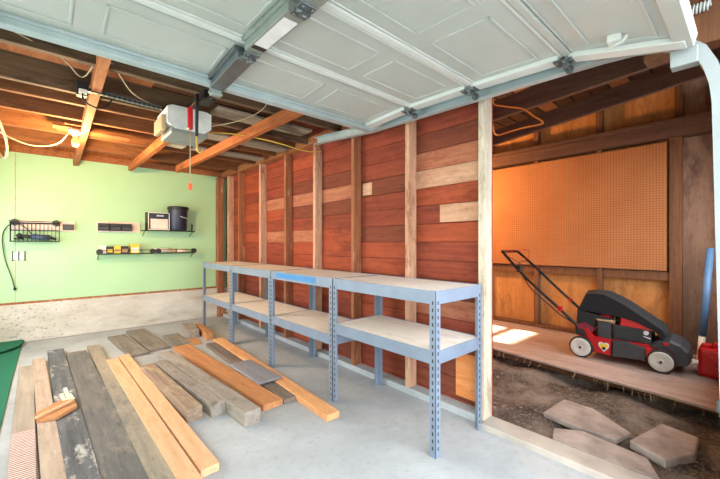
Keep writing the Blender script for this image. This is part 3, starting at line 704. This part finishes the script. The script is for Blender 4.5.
for k in range(3):
    x = .478+.127*k
    t = thing('wall_bin', ['leftmost of the three black bins on the wall', 'middle of the three black bins on the wall', 'rightmost of the three black bins on the wall'][k], 'bin', (x+.062, yw-.018, 1.345), 0, 'black bins on the wall')
    b = MB(); b.box((-.06, -.075, 0), (.06, 0, .012), .003).box((-.06, -.075, 0), (.06, -.068, .05), .002).box((-.06, -.075, 0), (-.055, 0, .095), .002).box((.055, -.075, 0), (.06, 0, .095), .002).box((-.06, -.008, 0), (.06, 0, .10), .002)
    b.box((-.055, -.076, .055), (.055, -.066, .095), .003)
    b.build('tray', M['black'], t)
    MB().box((-.05, -.0785, .015), (.05, -.0755, .045), .001).build('label_strip', M['grey'], t)
def wall_shelf(x0, x1, z, dep, lb, rail):
    t = thing('wire_shelf', lb, 'wall shelf', ((x0+x1)/2, yw, z), 0, 'black wall shelves'); h = (x1-x0)/2
    b = MB().tube([(-h, 0, -.006), (-h, -dep, -.006), (h, -dep, -.006), (h, 0, -.006)], .006, 6, 0)
    for k in range(1, 9): b.tube([(-h, -dep*k/9, -.006), (h, -dep*k/9, -.006)], .002, 5, 0)
    b.build('wire_deck', M['blackm'], t)
    if rail:
        MB().tube([(-h, -dep, .045), (h, -dep, .045)], .0035, 6, 0).build('front_rail', M['blackm'], t)
    for x in rail or (-h+.02, h-.04):
        b = MB().cyl((x, -dep+.02, .025), (x, -dep-.012, .025), .036, seg=16) if rail else MB().tube([(x, -dep+.01, .0), (x, -dep-.005, .07), (x, -dep+.02, .09)], .012)
        b.build('end_knob', M['black'], t)
    for x in (-h+.01, h-.02):
        MB().tube([(x, -.004, -.08), (x, -dep*.5, -.04), (x, -dep, -.012)], .005, 6).bar((x, -.004, -.09), (x, -.004, .06), .012, .006).build('bracket', M['blackm'], t)
    return t
wall_shelf(.985, 1.64, 1.362, .20, 'upper black wall shelf holding the bucket', None)
wall_shelf(.47, 1.655, 1.040, .17, 'lower black wall shelf holding yellow boxes and rolls', (-.575, .03, .10, .575))
t = thing('framed_box', 'black and white boxed radio on the upper wall shelf', 'radio', (1.165, yw-.12, 1.366))
MB().box((-.135, -.07, 0), (.135, .07, .245), .006).build('case', M['navy'], t)
MB().box((-.135, -.073, 0), (-.126, -.07, .245)).box((.126, -.073, 0), (.135, -.07, .245)).box((-.135, -.073, .236), (.135, -.07, .245)).box((-.135, -.073, 0), (.135, -.07, .009)).build('edge_trim', M['ivory'], t)
MB().box((-.122, -.075, .165), (.122, -.07, .232), .001).build('display_panel', M['navy'], t)
MB().box((-.105, -.0745, .015), (.112, -.07, .155), .001).build('front_label', M['backing'], t)
b = MB()
for k in range(5): b.box((-.03+.018*k, -.0765, .19), (-.018+.018*k, -.075, .21))
b.build('print_mark', M['sticker'], t)
MB().box((-.15, -.06, 0), (-.136, .06, .245), .004).build('side_strap', M['black'], t)
t = thing('bucket', 'dark navy plastic bucket with lid on the upper wall shelf', 'bucket', (1.425, yw-.135, 1.366))
MB().lathe([(.112, 0), (.117, .01), (.130, .30), (.130, .31)]).build('pail', M['navy'], t)
MB().lathe([(.138, .305), (.142, .31), (.142, .335), (.137, .345), (.12, .348)]).build('lid', M['black'], t)
MB().tube([(.0, -.128, .20), (.06, -.115, .185), (.11, -.06, .18), (.13, 0, .2)], .004).build('wire_handle', M['sticker'], t)
MB().tube([(-.04, -.128, .30), (-.03, -.133, .15), (-.028, -.128, .05)], .003).build('seam', M['bluet'], t)
# items on the lower shelf
def boxy(name, x, w, d, h, mt, lb, cat, face=None):
    t = thing(name, lb, cat, (x, yw-.085, 1.042), 0, 'items on the lower wall shelf')
    MB().box((-w/2, -d/2, 0), (w/2, d/2, h), .003).build('carton', M[mt], t)
    if face: MB().box((-w/2+.008, -d/2-.0012, h*.15), (w/2-.012, -d/2, h*.6), .0005).build('front_label', M[face], t)
boxy('small_box', .525, .07, .12, .105, 'paper', 'white box at left end of the lower shelf', 'box', 'backing')
boxy('small_box', .603, .075, .11, .09, 'black', 'black box with yellow label beside the white box', 'box', 'yellow')
boxy('small_box', .683, .075, .11, .10, 'yellow', 'yellow box with dark label between two black boxes', 'box', 'kraft')
boxy('small_box', .768, .085, .11, .095, 'black', 'black box with brown label left of the bright yellow box', 'box', 'kraft')
boxy('small_box', .885, .105, .13, .125, 'yellow', 'bright yellow box with white label in the shelf middle', 'box', 'paper')
for k, (x, l, r, mt, lb) in enumerate([(1.22, .24, .032, 'paper', 'white paper roll lying on the lower shelf'), (1.385, .08, .026, 'kraft', 'short brown roll beside the white paper roll'), (1.50, .15, .024, 'backing', 'pale roll at right end of the lower shelf')]):
    o = MB().lathe([(r*.5, -l/2), (r, -l/2+.003), (r, l/2-.003), (r*.5, l/2)], (0, 0, 0), 'X').build('paper_roll', M[mt], None, (x, yw-.08, 1.042+r)); tag(o, lb, 'roll', 'items on the lower wall shelf')
# ------------------------------------------------------------------ lawn mower
mw = thing('lawn_mower', 'red and black push lawn mower with black grass bag on the platform', 'lawn mower', (3.754, 1.09, .10), R(-86.4))
def mp(pts, y): return [(x, y, z) for x, z in pts]
# deck shell
dk = [(-.02, .09), (.10, .062), (.66, .066), (.70, .10), (.66, .185), (.50, .205), (.20, .20), (.02, .215), (-.06, .17)]
MB().loft([mp([(x*.96+.01, z*.97+.003) for x, z in dk], .045), mp(dk, .075), mp(dk, .43), mp([(x*.96+.01, z*.97+.003) for x, z in dk], .46)]).build('deck', M['redmet'], mw)
# side panels
MB().loft([mp([(.245, .062), (.47, .075), (.47, .175), (.33, .20), (.25, .195)], .018), mp([(.23, .058), (.485, .07), (.485, .182), (.33, .21), (.235, .20)], .05)]).build('side_flap', M['grey'], mw)
sp = MB().loft([mp([(.115, .075), (.225, .06), (.235, .185), (.10, .20), (.05, .27), (.02, .27)], .022), mp([(.115, .07), (.23, .055), (.24, .19), (.10, .21), (.05, .28), (.0, .28)], .05)]).build('rear_side_panel', M['redmet'], mw)
b = MB(); hs = [(.18, .086), (.142, .13), (.137, .158), (.15, .172), (.168, .172), (.180, .162), (.192, .172), (.212, .170), (.222, .156), (.216, .128)]
b.loft([mp(hs, .0195), mp(hs, .0225)]); b.build('warning_sticker', M['sticker'], sp)
hs2 = [(.18+(x-.18)*.78, .135+(z-.135)*.72) for x, z in hs]
MB().loft([mp(hs2, .0185), mp(hs2, .020)]).build('sticker_face', M['yellow'], sp)
MB().cyl((.18, .017, .118), (.18, .0188, .118), .014).build('sticker_mark', M['black'], sp)
MB().box((.475, .01, .10), (.515, .05, .185), .008).build('front_side_panel', M['redmet'], mw)
# front guard
fg = [(.50, .07), (.74, .085), (.765, .13), (.745, .20), (.70, .245), (.63, .268), (.55, .25), (.49, .205)]
MB().loft([mp([(.62+(x-.62)*.9, z*.95) for x, z in fg], .045), mp(fg, .075), mp(fg, .42), mp([(.62+(x-.62)*.9, z*.95) for x, z in fg], .455)], False).build('front_guard', M['grey'], mw)
MB().box((.585, .035, .225), (.625, .05, .25), .006).build('height_lever_tip', M['redmet'], mw)
MB().cyl((.76, .06, .13), (.80, .06, .13), .02).build('hose_port', M['ivory'], mw)
# wheels
for x, y, r, s in [(0, 0, .098, 1), (.578, -.005, .096, 1), (0, .50, .098, -1), (.578, .50, .096, -1)]:
    w = MB().lathe([(r*.55, -.006*s), (r*.86, -.002*s), (r*.97, .004*s), (r, .012*s), (r, .036*s), (r*.96, .044*s), (r*.5, .044*s)], (x, y, r), 'Y', 40).build('wheel', M['rubber'], mw)
    MB().lathe([(.004, -.011*s), (.018, -.011*s), (.02, -.0075*s), (r*.30, -.0075*s), (r*.34, -.010*s), (r*.74, -.010*s), (r*.84, -.0085*s), (r*.86, .004*s)], (x, y, r), 'Y', 40).build('hub_cap', M['hub'], w)
    MB().cyl((x, y-.016*s, r), (x, y-.008*s, r), .011, seg=6).build('axle_bolt', M['dksteel'], w)
# height adjusters and rear mount
MB().box((-.05, .03, .20), (.06, .06, .265), .01).box((-.055, .045, .22), (.02, .075, .31), .01).build('rear_bracket', M['dksteel'], mw)
MB().loft([mp([(-.03, .24), (.07, .21), (.10, .27), (.02, .325), (-.04, .30)], .035), mp([(-.03, .24), (.07, .21), (.10, .27), (.02, .325), (-.04, .30)], .09)]).build('rear_side_cover', plain('maroon_plastic', '7a1f33', .5), mw)
# engine
MB().box((.235, .09, .195), (.51, .40, .335), .015).build('engine_block', M['grey'], mw)
MB().box((.118, .075, .17), (.225, .17, .35), .010).build('air_filter_box', M['grey'], mw)
MB().box((.11, .08, .352), (.25, .2, .372), .006).build('fuel_ledge', M['kraft'], mw)
b = MB(); cv = [(.28, .345), (.50, .335), (.54, .33), (.49, .385), (.40, .42), (.29, .43)]
b.loft([mp([(.42+(x-.42)*.9, z-.008) for x, z in cv], .085), mp(cv, .12), mp(cv, .38), mp([(.42+(x-.42)*.9, z-.008) for x, z in cv], .42)]); b.build('engine_cover', M['redp'], mw)
MB().cyl((.28, .18, .335), (.28, .18, .40), .04).cyl((.28, .18, .40), (.28, .18, .415), .03).build('fuel_cap', M['black'], mw)
MB().box((.14, .10, .375), (.22, .20, .415), .012).build('carburettor_cover', M['redmet'], mw)
MB().box((.205, .088, .345), (.235, .10, .375), .004).build('primer_cap', M['ivory'], mw)
MB().cyl((.475, .075, .30), (.475, .09, .30), .018).cyl((.455, .08, .27), (.505, .078, .255), .004).build('spark_plug', M['sticker'], mw)
MB().box((.452, .082, .29), (.482, .092, .32), .004).build('plug_boot', plain('crimson_cap', 'b02446', .5), mw)
b = MB()
for k in range(6): b.box((.25, .086+.0, .215+.018*k), (.44, .091, .222+.018*k), .001)
b.build('cooling_fins', M['dksteel'], mw)
# grass bag thrown over the engine
bag = [(-.045, .437), (-.01, .52), (.022, .60), (.09, .612), (.175, .606), (.25, .57), (.325, .53), (.43, .456), (.53, .385), (.60, .336), (.61, .30), (.592, .262), (.55, .315), (.43, .375), (.30, .412), (.136, .425)]
cx_, cz_ = .27, .43
def shr(k): return [(cx_+(x-cx_)*k, cz_+(z-cz_)*k) for x, z in bag]
gb = MB().loft([mp(shr(.95), .075), mp(shr(.99), .095), mp(shr(1.0), .13), mp([(x, z+.008*(z > .45)) for x, z in shr(1.02)], .26), mp(shr(1.0), .39), mp(shr(.96), .43)]).build('grass_bag', M['cloth'], mw)
lb_ = [(-.05, .235), (-.052, .34), (-.045, .437), (.04, .42), (.136, .402), (.23, .385), (.22, .37), (.10, .36), (.09, .27), (.06, .235)]
MB().loft([mp(lb_, .085), mp(lb_, .42)]).build('bag_body', M['black'], gb)
b = MB().tube(mp([(-.045, .445), (.05, .435), (.136, .425), (.25, .417), (.32, .407)], .088), .005, 6).build('bag_piping', M['grey'], gb)
# handle
hy0, hy1 = .05, .42
b = MB().tube([(-.02, hy0, .27), (-.19, hy0, .425), (-.33, hy0, .545), (-.52, hy0, .72), (-.745, hy0, .965), (-.765, hy0+.015, .983), (-.765, hy0+.05, .985), (-.742, hy1-.04, .983), (-.735, hy1-.01, .978), (-.715, hy1, .962), (-.55, hy1, .815), (-.29, hy1, .565), (-.10, hy1, .39), (-.02, hy1, .30)], .0145, 8, 4)
b.build('handle', M['blackm'], mw)
b = MB().tube([(-.745, hy0+.02, .975), (-.69, hy0+.03, 1.0), (-.66, hy0+.03, .98)], .004).tube([(-.74, hy1-.05, .99), (-.62, hy1-.01, 1.0), (-.60, hy1-.01, .93), (-.66, hy1-.02, .90)], .004)
b.build('control_bail', M['redmet'], mw)
b = MB().tube([(-.62, hy0+.03, .84), (-.55, hy0+.02, .73), (-.45, hy0-.02, .60), (-.32, hy0-.015, .49), (-.18, hy0-.01, .37), (-.05, hy0+.03, .29)], .007)
b.tube([(-.7, hy0+.02, .93), (-.60, hy0+.12, .84), (-.57, hy0+.10, .78), (-.62, hy0+.02, .84)], .004).tube([(-.60, hy1-.1, .88), (-.66, hy0+.2, .86), (-.62, hy0+.1, .82)], .004)
b.build('control_cable', M['black'], mw)
MB().box((-.205, hy0-.022, .405), (-.165, hy0+.02, .455), .006).box((-.20, hy1-.02, .45), (-.17, hy1+.02, .49), .006).build('fold_knob', M['redmet'], mw)
MB().box((-.60, hy0-.018, .765), (-.56, hy0+.02, .84), .008).build('cable_clamp', M['black'], mw)
# ------------------------------------------------------------------ gas can and pipe
G = thing('fuel_can', 'red plastic fuel can on the platform beside the mower', 'fuel can', (4.02, .195, .10))
MB().box((-.09, -.112, 0), (.09, .112, .235), .03).build('can_body', M['redp'], G)
MB().lathe([(.034, .23), (.034, .255), (.03, .262)], (-.02, .06, 0)).build('filler_neck', M['redp'], G)
MB().tube([(0, .02, .23), (0, .0, .275), (0, -.06, .28), (0, -.09, .23)], .013).build('carry_handle', M['redp'], G)
b = MB()
for s in (-1, 1): b.bar((-.0905, -.07*s, .05), (-.0905, .07*s, .18), .014, .012, .002, (1, 0, 0))
b.build('embossed_cross', M['redmet'], G)
P_ = thing('plastic_pipe', 'blue pipe leaning on the shed wall behind the fuel can', 'pipe', (4.45, .33, .10))
p0, p1 = Vector((.0, .0, .0)), Vector((.135, -.058, 1.03))
MB().cyl(p0+(p1-p0)*.22, p1, .029).build('tube', M['pipe'], P_)
MB().cyl(p0, p0+(p1-p0)*.23, .024).build('pipe_end', M['ivory'], P_)
# ------------------------------------------------------------------ light
w = bpy.data.worlds.new('World'); sc.world = w; w.use_nodes = True
N, L = w.node_tree.nodes, w.node_tree.links
bg = N['Background']; sky = N.new('ShaderNodeTexSky'); sky.sky_type = 'HOSEK_WILKIE'
sky.sun_direction = (.05, .8, .6); sky.turbidity = 4; sky.ground_albedo = .4
mx = N.new('ShaderNodeMix'); mx.data_type = 'RGBA'; mx.inputs['Factor'].default_value = .85
L.new(sky.outputs['Color'], mx.inputs['A']); mx.inputs['B'].default_value = (.90, .95, 1.0, 1)
L.new(mx.outputs['Result'], bg.inputs['Color']); bg.inputs['Strength'].default_value = 6.0
def light(name, typ, loc, e, col, **k):
    l = bpy.data.lights.new(name, typ); l.energy = e; l.color = col
    for a, v in k.items(): setattr(l, a, v)
    o = bpy.data.objects.new(name, l); o.location = loc; C.objects.link(o); return o
sun = light('sun', 'SUN', (0, 10, 8), 32.0, (1, .9, .72), angle=.03)
sd = Vector((.02, -1, -.775)).normalized(); sun.rotation_euler = sd.to_track_quat('-Z', 'Y').to_euler()
light('bulb_light', 'POINT', (.18, 4.12, 2.03), 62, (1, .60, .24), shadow_soft_size=.04)
# unseen bulb added behind the stud wall for the shed's orange glow
SL = thing('added_shed_lamp', 'unseen added bulb hanging in the shed behind the red wall', 'lamp', (3.9, 2.95, 2.0))
MB().lathe([(.001, -.05), (.015, -.047), (.031, -.012), (.026, .012), (.014, .045)]).build('bulb', emit('added_bulb_glow', 'ffb860', 40), SL)  # the added bulb itself
MB().lathe([(.022, .04), (.024, .09), (.01, .1)]).tube([(0, 0, .1), (0, 0, .5)], .004, 6, 0).build('lamp_holder', M['porcelain'], SL)  # holder of the added bulb
light('added_bulb_light', 'POINT', (3.9, 2.95, 1.90), 95, (1, .5, .17), shadow_soft_size=.04)
for nm, lo, rz_, sx_, sy_ in (('added_window_portal', (-.87, 3.8, 1.175), R(-90), 3.2, 1.25), ('added_shed_portal', (3.6, -.13, 1.42), 0, 1.7, 1.35)):
    p = light(nm, 'AREA', lo, 1, (1, 1, 1), shape='RECTANGLE', size=sx_, size_y=sy_); p.rotation_euler = (R(90), 0, rz_); p.data.cycles.is_portal = True
pt = light('sky_portal', 'AREA', (.7, -.16, 1.1), 1, (1, 1, 1), shape='RECTANGLE', size=2.7, size_y=2.2)
pt.rotation_euler = (R(90), 0, 0); pt.data.cycles.is_portal = True
# ------------------------------------------------------------------ camera
cam = bpy.data.cameras.new('camera'); co = bpy.data.objects.new('camera', cam); C.objects.link(co)
co.location = (0, 0, 1.18); co.rotation_euler = (R(90), 0, R(-41.6))
cam.sensor_width = 36; cam.lens = 17.5; cam.shift_y = 3.5/720; cam.clip_start = .02
sc.camera = co
sc.view_settings.view_transform = 'Standard'; sc.view_settings.look = 'None'; sc.view_settings.gamma = 1; sc.view_settings.use_curve_mapping = False
sc.view_settings.exposure = .76
sc.cycles.use_denoising = True; sc.cycles.max_bounces = 10; sc.cycles.diffuse_bounces = 7; sc.cycles.sample_clamp_indirect = 8
